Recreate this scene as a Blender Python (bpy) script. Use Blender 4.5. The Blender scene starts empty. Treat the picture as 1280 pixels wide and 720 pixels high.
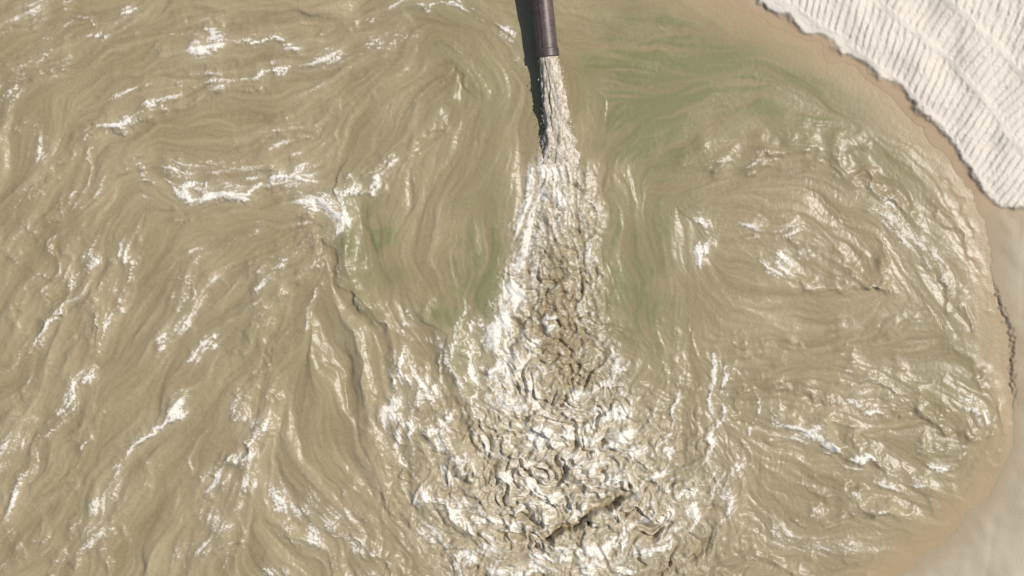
import bpy, math, numpy as np, time
T0=time.time()
S=0.02            # metres per plan unit
ST=1.25
X0,X1,Y0,Y1=-240,1520,-200,920
W=int((X1-X0)/ST); H=int((Y1-Y0)/ST)
xs=X0+np.arange(W)*ST; ys=Y0+np.arange(H)*ST
X,Y=np.meshgrid(xs,ys); X=X.astype(np.float32); Y=Y.astype(np.float32)
rng=np.random.default_rng(7)
fx=np.fft.rfftfreq(W,d=ST)[None,:]; fy=np.fft.fftfreq(H,d=ST)[:,None]
FR=np.sqrt(fx**2+fy**2)+1e-9
def bp(lam,seed,sig=0.35):
    r=np.random.default_rng(seed).standard_normal((H,W))
    sp=np.exp(-(np.log(FR*lam))**2/(2*sig*sig))
    o=np.fft.irfft2(np.fft.rfft2(r)*sp,s=(H,W)); o-=o.mean(); o/=o.std()
    return o.astype(np.float32)
def blur(a,s):
    return np.fft.irfft2(np.fft.rfft2(a)*np.exp(-2*(math.pi*FR*s)**2),s=(H,W)).astype(np.float32)
def samp(img,x,y):
    u=(x-X0)/ST; v=(y-Y0)/ST
    iu=np.floor(u).astype(np.int64); iv=np.floor(v).astype(np.int64)
    fu=(u-iu).astype(np.float32); fv=(v-iv).astype(np.float32)
    a=iu%W; b=(iu+1)%W; c=(iv%H)*W; d=((iv+1)%H)*W
    f=img.ravel()
    return (f[c+a]*(1-fu)+f[c+b]*fu)*(1-fv)+(f[d+a]*(1-fu)+f[d+b]*fu)*fv
def ss(a,b,x):
    t=np.clip((x-a)/(b-a),0,1); return t*t*(3-2*t)
def catmull(P,n=6):
    P=[np.array(p,float) for p in P]
    P=[2*P[0]-P[1]]+P+[2*P[-1]-P[-2]]; o=[]
    for i in range(1,len(P)-2):
        for k in range(n):
            t=k/n; a,b,c,d=P[i-1:i+3]
            o.append(0.5*((2*b)+(-a+c)*t+(2*a-5*b+4*c-d)*t*t+(-a+3*b-3*c+d)*t**3))
    o.append(P[-2]); return np.array(o)
def pdist(P,x,y):
    best=np.full(x.shape,1e18,np.float32); side=np.zeros(x.shape,np.float32); par=np.zeros(x.shape,np.float32)
    L=np.r_[0,np.cumsum(np.hypot(*np.diff(P,axis=0).T))]
    for i in range(len(P)-1):
        ax,ay=P[i]; dx,dy=P[i+1]-P[i]; l2=dx*dx+dy*dy+1e-9
        t=np.clip(((x-ax)*dx+(y-ay)*dy)/l2,0,1)
        ex=x-ax-t*dx; ey=y-ay-t*dy; d=ex*ex+ey*ey
        m=d<best
        best=np.where(m,d,best); side=np.where(m,np.sign(dx*ey-dy*ex),side)
        par=np.where(m,L[i]+t*math.sqrt(l2),par)
    return np.sqrt(best),side,par,L[-1]
def rank(a,lo=0,hi=1):
    q=np.sort(a.ravel()[::97]); return np.interp(a,q,np.linspace(lo,hi,len(q))).astype(np.float32)

# points, foam, foam width, crest height (m), crest width
F=[
([(215,68),(250,55),(300,50),(345,52),(388,62)],.85,5,.07,9),
([(240,98),(310,100),(350,88),(400,75),(450,62),(500,35)],.6,6,.07,12),
([(98,48),(125,40),(150,25),(178,8)],.7,5,.05,9),
([(-60,60),(0,30),(60,20),(110,-10)],.3,6,.05,12),
([(0,135),(15,105),(45,85)],.5,8,.04,10),
([(40,215),(50,180),(42,145)],.5,7,.04,9),
([(120,188),(145,155),(185,135),(228,118)],.6,5,.07,10),
([(540,5),(590,10),(625,35),(648,62),(662,95)],.6,4,.05,8),
([(168,212),(200,225),(240,240),(290,243),(325,238),(345,225),(400,215)],.9,6,.10,11),
([(180,210),(240,215),(300,222),(370,205)],.4,11,.03,9),
([(360,243),(395,250),(425,262),(445,240),(470,220),(498,198)],.9,8,.10,12),
([(395,250),(412,262),(430,262)],1.3,11,.05,9),
([(412,262),(422,275),(425,290)],1.1,7,.05,9),
([(30,455),(60,410),(92,362),(112,320),(128,285)],.6,4,.10,9),
([(10,680),(25,610),(60,545),(100,480),(135,410),(155,350),(172,280),(178,245)],.52,6,.10,12),
([(142,592),(170,560),(205,525),(242,492)],.95,4.5,.11,9),
([(95,720),(115,665),(130,625),(145,592)],.5,10,.09,12),
([(195,455),(225,410),(250,375),(285,335)],.42,8,.08,12),
([(238,450),(255,440),(275,425)],.9,6,.05,8),
([(310,365),(345,335),(385,305)],.6,4,.06,8),
([(310,490),(295,520),(320,545),(300,570),(262,595),(262,625),(285,640)],.6,8,.06,12),
([(240,720),(255,680),(290,640),(310,590),(320,540)],.4,12,.06,12),
([(-20,600),(10,560),(45,510)],.4,9,.07,10),
([(-10,720),(30,690),(70,660)],.3,8,.07,10),
([(0,330),(30,300),(70,260)],.2,8,.05,12),
([(340,600),(365,640),(395,655),(402,690)],.6,13,.05,12),
([(350,630),(400,640),(450,700),(470,740)],.45,15,.04,12),
([(320,700),(340,720),(370,740)],.5,7,.05,10),
([(495,470),(492,500),(500,530)],.7,5,.03,8),
([(440,380),(480,410),(495,470)],.2,5,.03,10),
([(500,425),(540,430),(600,445)],.35,5,.03,9),
([(868,272),(882,290),(872,315),(880,348)],.9,6,.05,8),
([(905,290),(945,285),(990,292),(996,325),(975,342),(938,318)],.55,8,.06,9),
([(935,318),(960,330),(988,340)],.95,5,.05,7),
([(840,212),(880,203),(930,200),(985,190),(1030,188),(1085,215)],.35,4,.08,11),
([(985,170),(1040,175),(1080,195)],.2,8,.03,10),
([(1080,215),(1098,255),(1130,290),(1165,325),(1205,368)],.42,13,.03,12),
([(962,512),(985,532),(1015,545),(1060,562),(1112,590)],.95,5,.10,11),
([(1035,500),(1075,505),(1118,518)],.65,6,.06,10),
([(1050,470),(1100,480),(1125,490)],.5,6,.04,9),
([(1140,555),(1160,575),(1188,592)],.8,4,.05,8),
([(1060,590),(1105,605),(1150,608),(1170,640)],.4,5,.04,10),
([(1180,505),(1215,518),(1245,522)],.6,4,.04,8),
([(1190,470),(1210,488),(1240,492)],.55,4,.03,8),
([(940,650),(990,680),(1040,690),(1090,680)],.4,13,.03,12),
([(880,575),(915,600),(905,640),(890,680)],.6,12,.05,12),
([(835,450),(850,480),(870,560)],.3,9,.03,10),
([(1030,430),(1080,425),(1150,395)],.1,5,.04,12),
([(900,470),(960,450),(1010,430)],.1,5,.04,12),
([(590,555),(600,600),(620,645),(655,672),(700,668),(745,640),(795,612)],.35,8,.04,12),
([(560,520),(552,560),(570,620),(600,680),(650,715)],.7,11,.06,14),
([(530,680),(580,700),(650,712),(740,712),(820,700),(880,660)],.7,11,.06,14),
([(640,690),(720,695),(790,665),(840,640),(870,590)],.95,10,.06,14),
([(540,590),(530,640),(560,700),(600,740)],.45,14,.05,14),
([(650,470),(680,500),(720,510),(755,490)],.9,7,.08,10),
([(620,510),(660,545),(720,550),(775,520),(800,480)],.9,7,.08,11),
([(600,540),(640,600),(700,615),(760,595),(820,540)],.85,8,.08,12),
([(560,580),(620,600),(650,640),(700,650)],.3,12,.04,12),
([(755,420),(770,450),(765,490)],.6,9,.05,9),
([(700,360),(735,380),(742,420)],.5,8,.04,8),
([(650,300),(648,340),(640,380),(612,410),(618,450)],1.1,9,.05,10),
([(625,450),(640,490),(655,530)],.8,11,.05,10),
([(672,200),(660,240),(652,280),(650,310)],.8,9,.05,8),
([(728,200),(738,240),(740,290),(735,340)],.6,8,.05,8),
([(690,190),(690,230),(700,265)],.9,10,.06,10),
]
F=[(p,min(f*1.2,1.35),w,h,hw) for p,f,w,h,hw in F]
SWIRL=[[(760,200),(800,190),(870,150),(900,90)],[(700,60),(780,60),(880,80),(1000,110),(1100,180)],
[(760,500),(800,420),(790,330),(770,240)],[(1240,300),(1255,420),(1240,560),(1180,640)],
[(620,500),(590,420),(570,330),(600,230),(640,150)],[(500,60),(430,160),(440,300),(470,420)],
[(900,250),(1000,230),(1100,290),(1130,380),(1050,440),(930,420)],[(690,80),(700,200),(700,400)],
[(-200,700),(-120,500),(-60,300)]]
cx=np.arange(X0,X1+20,16.); cy=np.arange(Y0,Y1+20,16.)
CX,CY=np.meshgrid(cx,cy); A=np.zeros_like(CX); B=np.zeros_like(CX); Wt=np.zeros_like(CX)
for f in [g[0] for g in F]+SWIRL:
    P=catmull(f,4)
    for i in range(len(P)-1):
        m=(P[i]+P[i+1])/2; d=P[i+1]-P[i]; l=np.hypot(*d); th=math.atan2(d[1],d[0])
        r2=(CX-m[0])**2+(CY-m[1])**2
        w=l*(np.exp(-r2/(2*38**2))+0.04*np.exp(-r2/(2*120**2))+1e-5/(1+r2/1e4))
        A+=w*math.cos(2*th); B+=w*math.sin(2*th); Wt+=w
A/=Wt; B/=Wt
def up(c):
    u=(X-cx[0])/16.; v=(Y-cy[0])/16.; iu=u.astype(int); iv=v.astype(int); fu=u-iu; fv=v-iv
    return (c[iv,iu]*(1-fu)+c[iv,iu+1]*fu)*(1-fv)+(c[iv+1,iu]*(1-fu)+c[iv+1,iu+1]*fu)*fv
TH=0.5*np.arctan2(up(B),up(A))
TH=(TH+0.20*bp(90,11)+0.13*bp(34,12)+.08*bp(16,13)).astype(np.float32)
U=np.cos(TH); V=np.sin(TH)
n_f=bp(5.5,21,.4); n_m=bp(12,22,.4); n_l=bp(30,23,.35); n_x=bp(75,24,.3)
LF=np.zeros_like(X); LM=np.zeros_like(X); LL=np.zeros_like(X); LX=np.zeros_like(X)
Uf=U.ravel(); Vf=V.ravel()
for sgn in (1,-1):
    px=X.copy(); py=Y.copy(); pu=U*sgn; pv=V*sgn
    for k in range(26):
        d=k*3.0
        iu=np.clip(((px-X0)/ST).astype(np.int32),0,W-1); iv=np.clip(((py-Y0)/ST).astype(np.int32),0,H-1)
        ix=iv*W+iu
        if d<20: LF+=n_f.ravel()[ix]*math.exp(-(d/9)**2)
        if d<56: LM+=n_m.ravel()[ix]*math.exp(-(d/25)**2)
        LL+=n_l.ravel()[ix]*math.exp(-(d/44)**2); LX+=n_x.ravel()[ix]*math.exp(-(d/65)**2)
        u=Uf[ix]; v=Vf[ix]; s=np.where(u*pu+v*pv<0,-1,1).astype(np.float32)
        pu=u*s; pv=v*s; px=px+pu*3; py=py+pv*3
for a in (LF,LM,LL,LX): a-=a.mean(); a/=a.std()
# ------------------------------------------------- streaks traced along the flow
def okreg(x,y):
    return (x<560) or (x>850 and x<1225 and y>200)
for k in range(260):
    x=rng.uniform(-150,1230); y=rng.uniform(-100,820)
    if not okreg(x,y): continue
    L=rng.uniform(50,220); pts=[]; u0=v0=None; qx,qy=x,y
    for i in range(int(L/8)+2):
        pts.append((qx,qy)); a=int(np.clip((qx-X0)/ST,0,W-1)); b=int(np.clip((qy-Y0)/ST,0,H-1))
        u,v=float(U[b,a]),float(V[b,a])
        if u0 is not None and u*u0+v*v0<0: u,v=-u,-v
        u0,v0=u,v; qx+=u*8; qy+=v*8
    F.append((pts[::2] if len(pts)>5 else pts, rng.uniform(.10,.55), rng.uniform(1.4,3.0), rng.uniform(.015,.065), rng.uniform(5,11)))
for k in range(110):     # churned arcs round the toe of the plume
    r=rng.uniform(40,265); a0=rng.uniform(-.15,math.pi+.05); da=rng.uniform(40,140)/r; e=rng.uniform(-.10,.10)
    pts=[(705+r*(.92+e*t)*math.cos(a0+da*t),455+r*(1+e*t)*math.sin(a0+da*t)) for t in (0,.25,.5,.75,1)]
    F.append((pts,rng.uniform(.6,1.15),rng.uniform(2,4.5),rng.uniform(.02,.055),rng.uniform(6,11)))
# ------------------------------------------------- swirl-advected coordinates
psi=bp(120,31)*1.2+bp(55,32)*.45
gy,gx=np.gradient(psi,ST); cu=gy*20; cv=-gx*20
ax=X.copy(); ay=Y.copy()
for k in range(9):
    a=samp(cu,ax,ay); b=samp(cv,ax,ay); ax=ax+a*2.0; ay=ay+b*2.0
r0_=samp(bp(52,40,.4),ax,ay); r1=samp(bp(28,41,.4),ax,ay); r2=samp(bp(14,42,.4),ax,ay); r3=samp(bp(7,43,.4),ax,ay)
ridge=lambda n:1-np.minimum(np.abs(n)*1.1,1)
SW=rank(.24*ridge(r0_)+0.26*ridge(r1)+0.22*ridge(r2)+0.14*ridge(r3)+.06*r1+.08*r2+.10*r3)
STK=rank(.60*LF+.75*LM+.15*LL+.40*r3+.1*r2)
DOWN=np.exp(-(((X-715)/205)**2+((Y-625)/135)**2)**1.5)
core=np.clip(DOWN+np.exp(-(((X-690)/90)**2+((Y-430)/170)**2)**2)*.8+.45*np.exp(-(((X-400)/100)**2+((Y-660)/90)**2)),0,1)
LACE=rank(SW*(.12+.50*core)+STK*(.88-.50*core))
# ------------------------------------------------- shoreline
SH=[(-30000,-2500),(-3000,-420),(-600,-260),(200,-190),(560,-130),(740,-75),(850,-28),(905,2),(1000,48),(1090,103),(1150,160),(1200,222),(1232,285),(1244,370),(1260,440),(1267,520),(1250,590),(1198,657),(1118,718),(1020,790),(860,880),(500,1000),(-600,1500),(-30000,6000)]
SHc=np.vstack([SH[0:2],catmull(SH[2:-1],6),SH[-1:]])
DR=[(560,-330),(800,-110),(900,-28),(945,-2),(1000,36),(1060,72),(1120,112),(1160,152),(1200,197),(1235,248),(1290,268),(1420,300),(1600,330)]
DRc=np.vstack([catmull(DR,5),[(8000,700)]])
w60x=bp(60,51); w60y=bp(60,52); w18x=bp(18,53); w18y=bp(18,54); w8=bp(8,55)
def shore(x,y):
    xx=x+samp(w60x,x,y)*2.5+samp(w18x,x,y)*.9; yy=y+samp(w60y,x,y)*2.5+samp(w18y,x,y)*.9
    d,s,p,L=pdist(SHc,xx,yy)
    return d*-s
SG=1 if shore(np.array([[1400.]],np.float32),np.array([[300.]],np.float32))[0,0]>0 else -1
dS=shore(X,Y)*SG
# ------------------------------------------------- feature rasterise
wx=bp(55,61)*4.5+bp(20,62)*1.5+bp(9,63)*.6; wy=bp(55,64)*4.5+bp(20,65)*1.5+bp(9,66)*.6
along=bp(45,67)
FB=np.zeros_like(X); HC=np.zeros_like(X)
def local(P,pad):
    i0=max(0,int((P[:,0].min()-pad-X0)/ST)); i1=min(W,int((P[:,0].max()+pad-X0)/ST))
    j0=max(0,int((P[:,1].min()-pad-Y0)/ST)); j1=min(H,int((P[:,1].max()+pad-Y0)/ST))
    return slice(j0,j1),slice(i0,i1)
for pts,fo,fw,ha,hw in F:
    P=catmull(pts,4); sl=local(P,max(20,fw*4+14,hw*3))
    x=X[sl]+wx[sl]; y=Y[sl]+wy[sl]
    if x.size==0: continue
    d,s,p,L=pdist(P,x,y)
    tap=np.clip(np.minimum(p,L-p)/(0.22*L)+.25,0,1)*np.exp(-np.maximum(d-hw*3,0)**2/30)
    al=np.clip(0.88+0.28*along[sl],0,1.3)
    sd=d*s
    wfa=fw*(.85+.3*along[sl])
    FB[sl]=np.maximum(FB[sl],fo*tap*al*(.80*np.exp(-(d/np.maximum(wfa,2))**2)+.20*np.exp(-(d/(fw*2.6))**2)))
    prof=np.where(sd>0,np.exp(-(sd/(hw*.6))**2),np.exp(-(sd/(hw*1.8))**2))
    prof*=ss(0,.2,np.minimum(p,L-p)/L+.02)
    HC[sl]+=ha*al*prof
# ------------------------------------------------- plume
yy=[150,185,230,300,380,450,520,600,680,760,900]
hw=np.interp(Y,yy,[1,16,34,46,60,74,98,140,180,200,200]); ccx=np.interp(Y,yy,[697,700,700,694,685,690,700,705,715,720,720])
rel=(X+wx*1.2+3*LM-ccx)/hw
PL=np.exp(-(rel**2)**1.6)*ss(170,200,Y)*(1-.55*ss(560,760,Y))
PC=np.exp(-(((X+wx-708)/40)**2+((Y-410)/105)**2)**1.7)
PU=np.exp(-(rel**2)**1.5)*ss(175,195,Y)*(1-ss(280,360,Y))
PE=np.exp(-((np.abs(rel)-.8)/.33)**2)*ss(185,215,Y)*(1-ss(470,560,Y))
rr=np.hypot((X-700)*.95,(Y-455))+wx*2.0+wy*1.5
ang=np.arctan2(Y-455,X-700)
um=np.exp(-((ang-math.pi/2)/1.1)**2)*ss(50,80,rr)*(1-ss(190,270,rr))*np.clip(.8+.4*along,.2,1.4)
ph=2*math.pi*rr/40.
FB=np.maximum(FB,.54*PL)*(1-.45*PC); FB=np.maximum(FB,.78*PE*(1-.35*(X>700))); FB=np.maximum(FB,.60*PU)
FB=np.maximum(FB,.36*DOWN+.30*um*np.cos(ph+.8))
patch=bp(150,71); patch2=bp(60,72)
bgf=.12+.12*np.clip(patch,-1,2)+.09*patch2
left=(1-ss(480,620,X))
reg=.55*left+.8*np.exp(-(((X-1080)/150)**2+((Y-560)/90)**2))+.5*np.exp(-(((X-460)/130)**2+((Y-660)/90)**2))+.4*np.exp(-(((X-1080)/120)**2+((Y-270)/80)**2))+.35*DOWN+.25
calm=np.exp(-(((X-960)/90)**2+((Y-400)/50)**2))+np.exp(-(((X-1010)/60)**2+((Y-610)/40)**2))+np.exp(-(((X-200)/90)**2+((Y-300)/45)**2))+np.exp(-(((X-1040)/110)**2+((Y-90)/60)**2))
calm=np.clip(calm,0,1)
bgf=np.clip(bgf*reg*(1-.7*calm),0,.35)
crestb=np.clip(LL*.5+LM*.35-.6,0,1.2)
FB=np.clip(FB+bgf*(.25+.65*crestb),0,1.2)
FB*=ss(2,45,-dS)
FOAM=ss(1.03-FB,1.46-FB*1.02,LACE+.04*w8)
FOAM*=np.clip(.42+FB*.7,0,1)
MILK=np.clip(blur(FOAM,9)*.7+.20*blur(FB,4)+.22*DOWN*(.7+.3*r1)+.10*PL,0,.8)*(1-.65*PC)
# ------------------------------------------------- heights
t1=samp(bp(46,81),ax,ay); t2=samp(bp(24,82),X+wx,Y+wy); t3=samp(bp(12,83,.4),X+wx,Y+wy); t4=samp(bp(6.5,84,.4),X,Y)
bil=lambda n:np.sqrt(n*n+.03)
turb=.030*(1-1.2*bil(t1))+.024*t1+.024*(1-1.2*bil(t2))+.018*t2+.0085*t3+.0014*t4
turb2=.016*ridge(r0_)+.008*ridge(r1)+.003*ridge(r2)+.012*r0_+.009*r1+.003*r2+.0012*r3
sharp=lambda a:np.where(a>0,a**1.3,-(np.abs(a)**.75)*.8)
act=np.clip(.40+.25*patch+.45*reg+.4*DOWN,.25,1.3)*(1-.5*calm)
gy2=np.exp(-(((X-900)/200)**2+((Y-80)/90)**2))
act*=(1-.40*gy2)
Hh=act*((.021+.015*left)*LX+(.0058+.0035*left)*sharp(LL)+(.0024-.0008*left)*LM+.0009*LF+(.0011-.0004*left)*r2+.0007*r3)
Hh+=HC*.74
P=catmull([(668,668),(700,668),(725,655),(745,640),(770,624),(800,610)],6); sl=local(P,60)
d,s,p,L=pdist(P,X[sl]+wx[sl]*.7,Y[sl]+wy[sl]*.7); sd=d*s
s_chk=pdist(P,np.array([[750.]],np.float32),np.array([[680.]],np.float32))[1][0,0]
sd=sd*s_chk
tap=ss(0,.25*L,p)*ss(0,.25*L,L-p)
FB_dark=np.zeros_like(X); FB_dark[sl]=tap*np.exp(-((sd+1)/3.6)**2)
Hh+=(turb*(PL*1.2*(1-.5*PU)+.25*DOWN)*ss(185,230,Y)+turb2*(DOWN*1.2+.25*FB))*(1-.8*FB_dark)
Hh+=PU*(.012*LM+.02*LL)
Hh+=(.010*t3+.016*t2)*PC
Hh+=um*.070*(np.exp(1.6*(np.cos(ph)-1))*2-.6)*(1-.7*FB_dark)
Hh+=.14*np.exp(-((X-700)/34)**2-((Y-300)/80)**2)
k2=-.20*np.exp(-(sd/9.)**2)*(sd<0)+(-.20+.48*ss(-.5,3.0,sd))*(sd>=0)*np.exp(-(np.maximum(sd,0)/22.)**2)
Hh[sl]+=tap*k2
FOAM*=1-FB_dark*.95; MILK*=1-FB_dark*.9
for pts,dep in (([(598,570),(602,600),(606,625)],.13),([(612,640),(640,668),(668,672)],.15),([(650,640),(665,655),(690,655)],.10)):
    P=catmull(pts,5); sl=local(P,40); d,s,p,L=pdist(P,X[sl]+wx[sl]*.7,Y[sl]+wy[sl]*.7)
    Hh[sl]-=dep*np.exp(-(d/4.5)**2)*ss(0,.3*L,p)*ss(0,.3*L,L-p)
Hh*=ss(-2,60,-dS)*.92+.08
Hh-=.10*ss(6,40,dS)
win=ss(0,90,X-X0)*ss(0,90,X1-X)*ss(0,90,Y-Y0)*ss(0,90,Y1-Y)
Hh*=win; FOAM=FOAM*win; MILK=MILK*win
def blob(x,y,a,b,r=0):
    c,s=math.cos(r),math.sin(r); dx=X+wx*2.2-x; dy=Y+wy*2.2-y
    u=dx*c+dy*s; v=-dx*s+dy*c
    return np.exp(-((u/a)**2+(v/b)**2))
G=0.85*blob(815,165,50,50)+.65*blob(790,100,80,80)+.8*blob(900,70,130,75)+.65*blob(1010,110,100,60,.5)+.5*blob(1130,200,70,50,.9)+\
  .85*blob(790,350,38,85)+.9*blob(590,385,48,60)+.65*blob(610,310,34,80)+.75*blob(452,285,28,70)+.4*blob(600,120,60,80)+\
  .4*blob(470,330,40,70)+.45*blob(850,260,60,60)+.3*blob(560,20,60,40)+.3*blob(1190,480,60,120)+.35*blob(840,420,60,60)+.2*blob(350,420,90,40)
GRN=np.clip(G*(.88+.20*LL+.14*LX+.24*LM)+.04*LX,0,1)
VAR=np.clip(.5+.08*LX+.08*LL+.09*LM+.07*LF+.05*r2+.10*patch-.32*PC,0,1)
SHO=ss(-60,0,dS)
print('fields',time.time()-T0)
def grid_mesh(name,gx,gy,Z,cols):
    w=len(gx); h=len(gy); GX,GY=np.meshgrid(gx,gy)
    co=np.empty((h*w,3),np.float32); co[:,0]=((GX-640)*S).ravel(); co[:,1]=((360-GY)*S).ravel(); co[:,2]=Z.ravel()
    i=np.arange((h-1)*(w-1)); r=i//(w-1); c=i%(w-1); v=r*w+c
    q=np.stack([v,v+w,v+w+1,v+1],1).astype(np.int32)
    me=bpy.data.meshes.new(name); me.vertices.add(h*w); me.vertices.foreach_set('co',co.ravel())
    me.loops.add(q.size); me.loops.foreach_set('vertex_index',q.ravel())
    me.polygons.add(len(q)); me.polygons.foreach_set('loop_start',np.arange(len(q),dtype=np.int32)*4)
    me.polygons.foreach_set('use_smooth',np.ones(len(q),bool))
    me.update(calc_edges=True)
    for k,a in cols.items():
        at=me.attributes.new(k,'FLOAT','POINT'); at.data.foreach_set('value',np.ascontiguousarray(a,dtype=np.float32).ravel())
    ob=bpy.data.objects.new(name,me); bpy.context.scene.collection.objects.link(ob); return ob
ext=np.array([20,50,110,250,600,1500,4000,10000,25000.])
gx=np.r_[(X0-ext)[::-1],xs,xs[-1]+ext]; gy=np.r_[(Y0-ext)[::-1],ys,ys[-1]+ext]; n=len(ext)
pad=lambda a:np.pad(a,n,mode='edge')
water=grid_mesh('water',gx,gy,pad(Hh),{'foam':pad(FOAM),'milk':pad(MILK),'green':pad(GRN),'vari':pad(VAR),'shore':pad(SHO)})
# ------------------------------------------------- terrain
tx=np.r_[(X0-ext)[::-1],np.arange(X0,850,14.),np.arange(850,1520,1.25),1520+ext]
ty=np.r_[(Y0-ext)[::-1],ys,ys[-1]+ext]
TX,TY=np.meshgrid(tx,ty); TX=TX.astype(np.float32); TY=TY.astype(np.float32)
d=shore(TX,TY)*SG
jx=samp(w18x,TX,TY)*.9+samp(w8,TX,TY)*.6+samp(w60x,TX,TY)*2.2; jy=samp(w18y,TX,TY)*.9+samp(w60y,TX,TY)*2.2
dd,s_,_,L_=pdist(DRc,TX+jx,TY+jy)
sgn=pdist(DRc,np.array([[1200.]],np.float32),np.array([[50.]],np.float32))[1][0,0]
dd=dd*s_*sgn
TR=catmull([(600,-330),(800,-140),(945,-20),(1060,56),(1150,130),(1225,225),(1290,330),(1350,450)],10)
dt,st2,par,_=pdist(TR,TX+samp(w60x,TX,TY)*.8,TY+samp(w60y,TX,TY)*.8)
sg2=pdist(TR,np.array([[1200.]],np.float32),np.array([[50.]],np.float32))[1][0,0]; dt=dt*st2*sg2
Z=np.where(d<0,np.maximum(d*.0035,-1.5),.004+np.minimum(d,400)*.0006)
east=ss(340,380,TY)*(1-ss(470,520,TY))
Z+=east*.07*ss(-1,5,d+samp(w8,TX,TY)*1.5)*(1-.6*ss(10,60,d))
Z+=ss(0,30,d)*(.004*samp(n_l,TX,TY)+.010*samp(n_x,TX,TY)+.0010*samp(n_f,TX,TY))
dry=ss(-1.5,5,dd)
lift=.085+.02*samp(n_x,TX,TY)
Z+=dry*lift+.0009*np.clip(dd,0,300)
wob=samp(n_x,TX,TY)*.8
def tracks(off,wd,sp,amp,slant,phs):
    c=dt+wob+samp(n_l,TX,TY)*.6; m=ss(off,off+4,c)*(1-ss(off+wd-4,off+wd,c))
    v=(par+slant*(dt-off)+phs+samp(n_l,TX,TY)*.25)/sp
    fr=v-np.floor(v); cle=np.where(fr<.3,fr/.3,(1-fr)/.7)
    berm=np.exp(-((c-off)/3)**2)+np.exp(-((c-off-wd)/3)**2)
    jit=np.clip(.8+.2*samp(n_l,TX,TY)+.25*samp(n_m,TX,TY),.2,1.5)
    return m*(amp*(cle-.6))*jit-.004*m+.010*berm*jit
fade=ss(880,960,TX)*(1-ss(240,300,TY-.35*(TX-1200)))
for off,wd,sp,amp,sl_,ph_ in ((0,58,9.5,.048,.35,0),(62,50,9.0,.042,.15,3),(116,56,9.5,.048,.4,5),(175,50,9,.020,.1,2)):
    Z+=tracks(off,wd,sp,amp,sl_,ph_)*dry*fade
Z+=dry*(np.abs(samp(n_m,TX,TY))*.0022+samp(n_f,TX,TY)*.0013+samp(n_l,TX,TY)*.002)
Z-=.012*(np.exp(-((TX-1248-(600-TY)*.12)/5)**2))*ss(20,40,d)*(1-dry)
Z+=1.6*np.exp(-(((TX-640)/160)**2+((TY+430)/170)**2))
DAMP=np.clip(ss(0,40,d)*.55+.45*ss(30,130,d)+.10*samp(n_x,TX,TY)*ss(10,60,d),0,1)
LIP=np.exp(-((dd-1)/4.)**2)*np.clip(.45+.6*samp(n_l,TX,TY),0,1)
UP=1-ss(230,330,TY)
ground=grid_mesh('sand_ground',tx,ty,Z,{'dry':dry,'damp':DAMP,'lip':LIP,'upper':UP})
print('terrain',time.time()-T0)
# ------------------------------------------------- materials
def mat(name):
    m=bpy.data.materials.new(name); m.use_nodes=True; nt=m.node_tree
    b=nt.nodes['Principled BSDF']; return m,nt,b
def attr(nt,n_):
    a=nt.nodes.new('ShaderNodeAttribute'); a.attribute_name=n_; return a.outputs['Fac']
def mix(nt,f,a,b,bt='MIX'):
    n=nt.nodes.new('ShaderNodeMix'); n.data_type='RGBA'; n.blend_type=bt
    for s,v in ((0,f),(6,a),(7,b)):
        if isinstance(v,bpy.types.NodeSocket): nt.links.new(v,n.inputs[s])
        elif s==0: n.inputs[0].default_value=v
        else: n.inputs[s].default_value=(*v,1)
    return n.outputs[2]
def math_(nt,op,a,b=None,clamp=False):
    n=nt.nodes.new('ShaderNodeMath'); n.operation=op; n.use_clamp=clamp
    for i,v in enumerate((a,b)):
        if v is None: continue
        if isinstance(v,bpy.types.NodeSocket): nt.links.new(v,n.inputs[i])
        else: n.inputs[i].default_value=v
    return n.outputs[0]
def noise(nt,scale,detail=4,rough=.6):
    n=nt.nodes.new('ShaderNodeTexNoise'); n.inputs['Scale'].default_value=scale; n.inputs['Detail'].default_value=detail; n.inputs['Roughness'].default_value=rough
    c=nt.nodes.new('ShaderNodeTexCoord'); nt.links.new(c.outputs['Object'],n.inputs['Vector']); return n.outputs['Fac']
def rampv(nt,v,a,b):
    n=nt.nodes.new('ShaderNodeMapRange'); n.inputs[1].default_value=a; n.inputs[2].default_value=b; nt.links.new(v,n.inputs[0]); return n.outputs[0]
def bump(nt,b,h,st,dist):
    n=nt.nodes.new('ShaderNodeBump'); n.inputs['Strength'].default_value=st; n.inputs['Distance'].default_value=dist
    nt.links.new(h,n.inputs['Height']); nt.links.new(n.outputs[0],b.inputs['Normal'])
m,nt,b=mat('turbid_water')
fo=attr(nt,'foam'); gr=attr(nt,'green'); va=attr(nt,'vari'); sh=attr(nt,'shore'); mk=attr(nt,'milk')
c=mix(nt,va,(.238,.184,.098),(.365,.293,.172))
c=mix(nt,math_(nt,'MULTIPLY',gr,.95),c,(.188,.182,.084))
c=mix(nt,math_(nt,'MULTIPLY',sh,.8),c,(.37,.265,.15))
c=mix(nt,mk,c,(.50,.44,.325))
fn=noise(nt,22,3,.7)
fo2=math_(nt,'MULTIPLY',fo,rampv(nt,fn,.2,.5),True)
c=mix(nt,fo2,c,(.76,.715,.62))
nt.links.new(c,b.inputs['Base Color'])
nt.links.new(math_(nt,'ADD',.31,math_(nt,'MULTIPLY',fo2,.4)),b.inputs['Roughness'])
b.inputs['IOR'].default_value=1.33; b.inputs['Specular IOR Level'].default_value=.36
bump(nt,b,noise(nt,9,4,.6),.22,.02)
water.data.materials.append(m)
m,nt,b=mat('sand')
dr=attr(nt,'dry'); da=attr(nt,'damp'); li=attr(nt,'lip'); upn=attr(nt,'upper')
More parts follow.
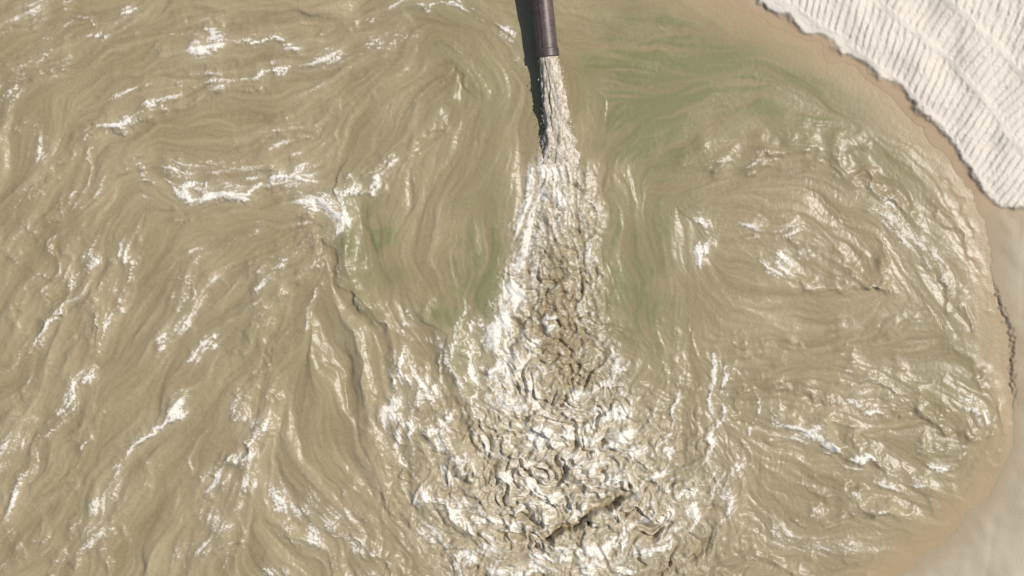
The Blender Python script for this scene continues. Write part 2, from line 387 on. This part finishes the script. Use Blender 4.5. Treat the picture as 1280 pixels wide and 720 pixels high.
wet=mix(nt,upn,(.34,.27,.17),(.38,.27,.16)); damp=mix(nt,upn,(.46,.395,.28),(.46,.365,.25))
c=mix(nt,da,wet,damp)
sn=noise(nt,1.2,5,.6); sf=noise(nt,30,4,.7)
dryc=mix(nt,sn,(.64,.575,.475),(.72,.65,.545))
c=mix(nt,dr,c,dryc); c=mix(nt,math_(nt,'MULTIPLY',li,.5),c,(.26,.18,.11))
c=mix(nt,.18,c,mix(nt,sf,(.5,.5,.5),(1.,1.,1.)),'MULTIPLY')
nt.links.new(c,b.inputs['Base Color'])
nt.links.new(math_(nt,'ADD',.6,math_(nt,'MULTIPLY',dr,.35)),b.inputs['Roughness'])
b.inputs['Specular IOR Level'].default_value=.2
bump(nt,b,noise(nt,16,6,.75),.3,.02)
ground.data.materials.append(m)
# ------------------------------------------------- jet
LENS=45; D=25.6*LENS/36; ZP=.44
def unproj(px_,py_,z): k=(D-z)/D; return (px_-640)*k*S,(360-py_)*k*S
ex,ey=unproj(685,70,ZP); zx=ZP
tx_,ty_=unproj(678,0,ZP+.12)
dirv=np.array([ex-tx_,ey-ty_,-.12]); dirv/=np.linalg.norm(dirv)
R=.26
nr=170; na=72
tt=np.linspace(-.12,1.12,nr); aa=np.linspace(0,2*math.pi,na,endpoint=False)
lx,ly=(700-640)*S,(360-200)*S
r0=np.random.default_rng(3)
def pn(a,b,sd): return samp(n_f if sd==0 else (n_m if sd==1 else n_l),a,b)
V_=[]
for t in tt:
    x=ex+(lx-ex)*t+.03*math.sin(t*3.1); y=ey+(ly-ey)*t; z=zx-.10*max(t,-1)-.42*max(t,0)**2
    rad=.22+.14*max(t,0)**1.5+.28*max(t-.7,0)
    V_.append((x,y,z,rad))
V_=np.array(V_)
tv,av=np.meshgrid(tt,aa,indexing='ij')
sc=V_[:,3][:,None]*np.ones_like(av)
U1=((av/(2*math.pi))*190).astype(np.float32); T1=(tv*70).astype(np.float32)
nz=(pn(T1*.7,U1,1)*.026+pn(T1*1.6+400,U1*1.5,0)*.010+pn(T1*.8+90,U1,2)*.03)*(.35+np.clip(tv,0,1)*1.3)
nz=nz.astype(float); wrap=np.minimum(av,2*math.pi-av); nz*=np.clip(wrap/.25,0,1)
rr_=sc+nz
px_=V_[:,0][:,None]+rr_*np.sin(av); py_=V_[:,1][:,None]; pz_=V_[:,2][:,None]-rr_*np.cos(av)*.85*(1-.45*np.clip(tv,0,1))
co=np.stack([px_,py_+0*px_+nz*.5,pz_],-1).reshape(-1,3)
faces=[(i*na+j,i*na+(j+1)%na,(i+1)*na+(j+1)%na,(i+1)*na+j) for i in range(nr-1) for j in range(na)]
me=bpy.data.meshes.new('water_jet'); me.from_pydata(co.tolist(),[],faces); me.update()
me.polygons.foreach_set('use_smooth',[True]*len(faces))
fj=np.clip(.38+.5*pn(T1*1.2+200,U1*1.3,0)+.35*pn(T1*.8,U1*1.1+70,1)+.15*tv,0,1).astype(np.float32)
at=me.attributes.new('foam','FLOAT','POINT'); at.data.foreach_set('value',fj.ravel())
jet=bpy.data.objects.new('water_jet',me); bpy.context.scene.collection.objects.link(jet)
m,nt,b=mat('jet_water')
c=mix(nt,attr(nt,'foam'),(.36,.285,.185),(.68,.60,.48))
c=mix(nt,rampv(nt,noise(nt,34,3,.7),.52,.68),c,(.74,.69,.59))
nt.links.new(c,b.inputs['Base Color']); b.inputs['Roughness'].default_value=.35; b.inputs['IOR'].default_value=1.33
bump(nt,b,noise(nt,22,4,.7),.8,.03)
me.materials.append(m)
import bmesh
from mathutils import Vector, Matrix
bm=bmesh.new()
for k in range(600):
    if r0.random()<.45:
        t=r0.random()*1.1; i=int((t+.12)/1.24*(nr-1)); cxx,cyy,czz,rd=V_[i]
        side=1 if r0.random()<.5 else -1
        x=cxx+side*(rd+abs(r0.normal())*.05*(.4+t)); y=cyy+r0.normal()*.05; z=czz+r0.normal()*.06
    else:
        yy_=r0.uniform(190,520); w_=np.interp(yy_,[185,230,300,380,450,520],[18,38,50,64,74,95])
        x=(np.interp(yy_,[185,300,380,520],[700,694,685,700])+r0.normal()*w_*.62-640)*S; y=(360-yy_)*S; z=.1+abs(r0.normal())*.08
    s_=r0.uniform(.005,.012)
    mm=bmesh.ops.create_icosphere(bm,subdivisions=1,radius=s_)
    st_=1+r0.random()*1.2
    for v in mm['verts']:
        v.co.y*=st_; v.co+=Vector((x,y,z))
me2=bpy.data.meshes.new('spray'); bm.to_mesh(me2); bm.free()
sp=bpy.data.objects.new('spray',me2); bpy.context.scene.collection.objects.link(sp); sp.parent=jet
m2,nt2,b2=mat('spray_drops'); b2.inputs['Base Color'].default_value=(.72,.67,.57,1); b2.inputs['Roughness'].default_value=.25
me2.materials.append(m2)
# ------------------------------------------------- pipe
axis=Vector(dirv); end=Vector((ex,ey,zx))
side=axis.cross(Vector((0,0,1))).normalized(); upv=side.cross(axis).normalized()
def revolve(name,prof,parent,mt,n=64,dent=0):
    vs=[];fs=[]
    for (dist,r) in prof:
        for j in range(n):
            a=2*math.pi*j/n; rr=r*(1+dent*math.sin(3*a+dist*2)*.5)
            vs.append(end-axis*dist+side*(rr*math.cos(a))+upv*(rr*math.sin(a)))
    k=len(prof)
    for i in range(k):
        i2=(i+1)%k
        for j in range(n):
            j2=(j+1)%n; fs.append((i*n+j,i*n+j2,i2*n+j2,i2*n+j))
    me=bpy.data.meshes.new(name); me.from_pydata([tuple(v) for v in vs],[],fs); me.update()
    bmm=bmesh.new(); bmm.from_mesh(me); bmesh.ops.recalc_face_normals(bmm,faces=bmm.faces); bmm.to_mesh(me); bmm.free()
    me.polygons.foreach_set('use_smooth',[True]*len(me.polygons)); me.set_sharp_from_angle(angle=math.radians(35))
    o=bpy.data.objects.new(name,me); bpy.context.scene.collection.objects.link(o); o.parent=parent; me.materials.append(mt); return o
pipe=bpy.data.objects.new('discharge_pipe',None); bpy.context.scene.collection.objects.link(pipe)
mp,nt,b=mat('weathered_steel')
n1=noise(nt,2.5,6,.7); n2=noise(nt,18,5,.7)
c=mix(nt,rampv(nt,n1,.35,.7),(.062,.046,.043),(.125,.088,.074)); c=mix(nt,rampv(nt,n2,.5,.8),c,(.20,.145,.115))
nt.links.new(c,b.inputs['Base Color']); b.inputs['Metallic'].default_value=.2; b.inputs['Roughness'].default_value=.45
bump(nt,b,n2,.4,.01)
LP=9.0
revolve('tube',[(0,R),(LP*.25,R),(LP*.5,R),(LP,R),(LP,R-.025),(LP*.5,R-.025),(.3,R-.025),(0,R-.025)],pipe,mp,dent=.006)
revolve('mouth_collar',[(-.01,R+.004),(-.01,R+.022),(.16,R+.022),(.18,R+.004)],pipe,mp)
for i,dd_ in enumerate((2.4,5.4,8.4)):
    revolve('flange_%d'%(i+1),[(dd_,R+.004),(dd_,R+.085),(dd_+.035,R+.085),(dd_+.035,R+.004)],pipe,mp)
    revolve('flange_mate_%d'%(i+1),[(dd_+.04,R+.004),(dd_+.04,R+.085),(dd_+.075,R+.085),(dd_+.075,R+.004)],pipe,mp)
vs=[];fs=[];ns=120
for i in range(ns):
    ds=.19+(LP-.25)*i/(ns-1)
    for (a,r) in ((.30,R+.002),(.32,R+.014),(.40,R+.014),(.42,R+.002)):
        an=math.pi/2-a; vs.append(tuple(end-axis*ds+side*(r*math.cos(an))+upv*(r*math.sin(an))))
for i in range(ns-1):
    for j in range(3): fs.append((i*4+j,i*4+j+1,i*4+j+5,i*4+j+4))
me=bpy.data.meshes.new('weld_seam'); me.from_pydata(vs,[],fs); o=bpy.data.objects.new('weld_seam',me); bpy.context.scene.collection.objects.link(o); o.parent=pipe; me.materials.append(mp)
# ------------------------------------------------- light, camera
sc_=bpy.context.scene
EL=math.radians(58); AZ=math.radians(72)
sd_=Vector((math.sin(AZ)*math.cos(EL),math.cos(AZ)*math.cos(EL),math.sin(EL)))
l=bpy.data.lights.new('sun','SUN'); l.energy=4.1; l.angle=math.radians(.5); l.color=(1,.965,.91)
lo=bpy.data.objects.new('sun',l); sc_.collection.objects.link(lo); lo.rotation_euler=sd_.to_track_quat('Z','Y').to_euler()
w=bpy.data.worlds.new('World'); sc_.world=w; w.use_nodes=True; nt=w.node_tree
sk=nt.nodes.new('ShaderNodeTexSky'); sk.sky_type='NISHITA'; sk.sun_disc=False; sk.sun_elevation=EL; sk.sun_rotation=AZ
nt.links.new(sk.outputs[0],nt.nodes['Background'].inputs[0]); nt.nodes['Background'].inputs[1].default_value=.09
cam=bpy.data.cameras.new('camera'); cam.lens=LENS; cam.sensor_width=36; cam.clip_end=2000
co_=bpy.data.objects.new('camera',cam); sc_.collection.objects.link(co_); co_.location=(0,0,D); sc_.camera=co_
sc_.view_settings.view_transform='Standard'; sc_.view_settings.look='None'; sc_.view_settings.exposure=0
print('done',time.time()-T0)
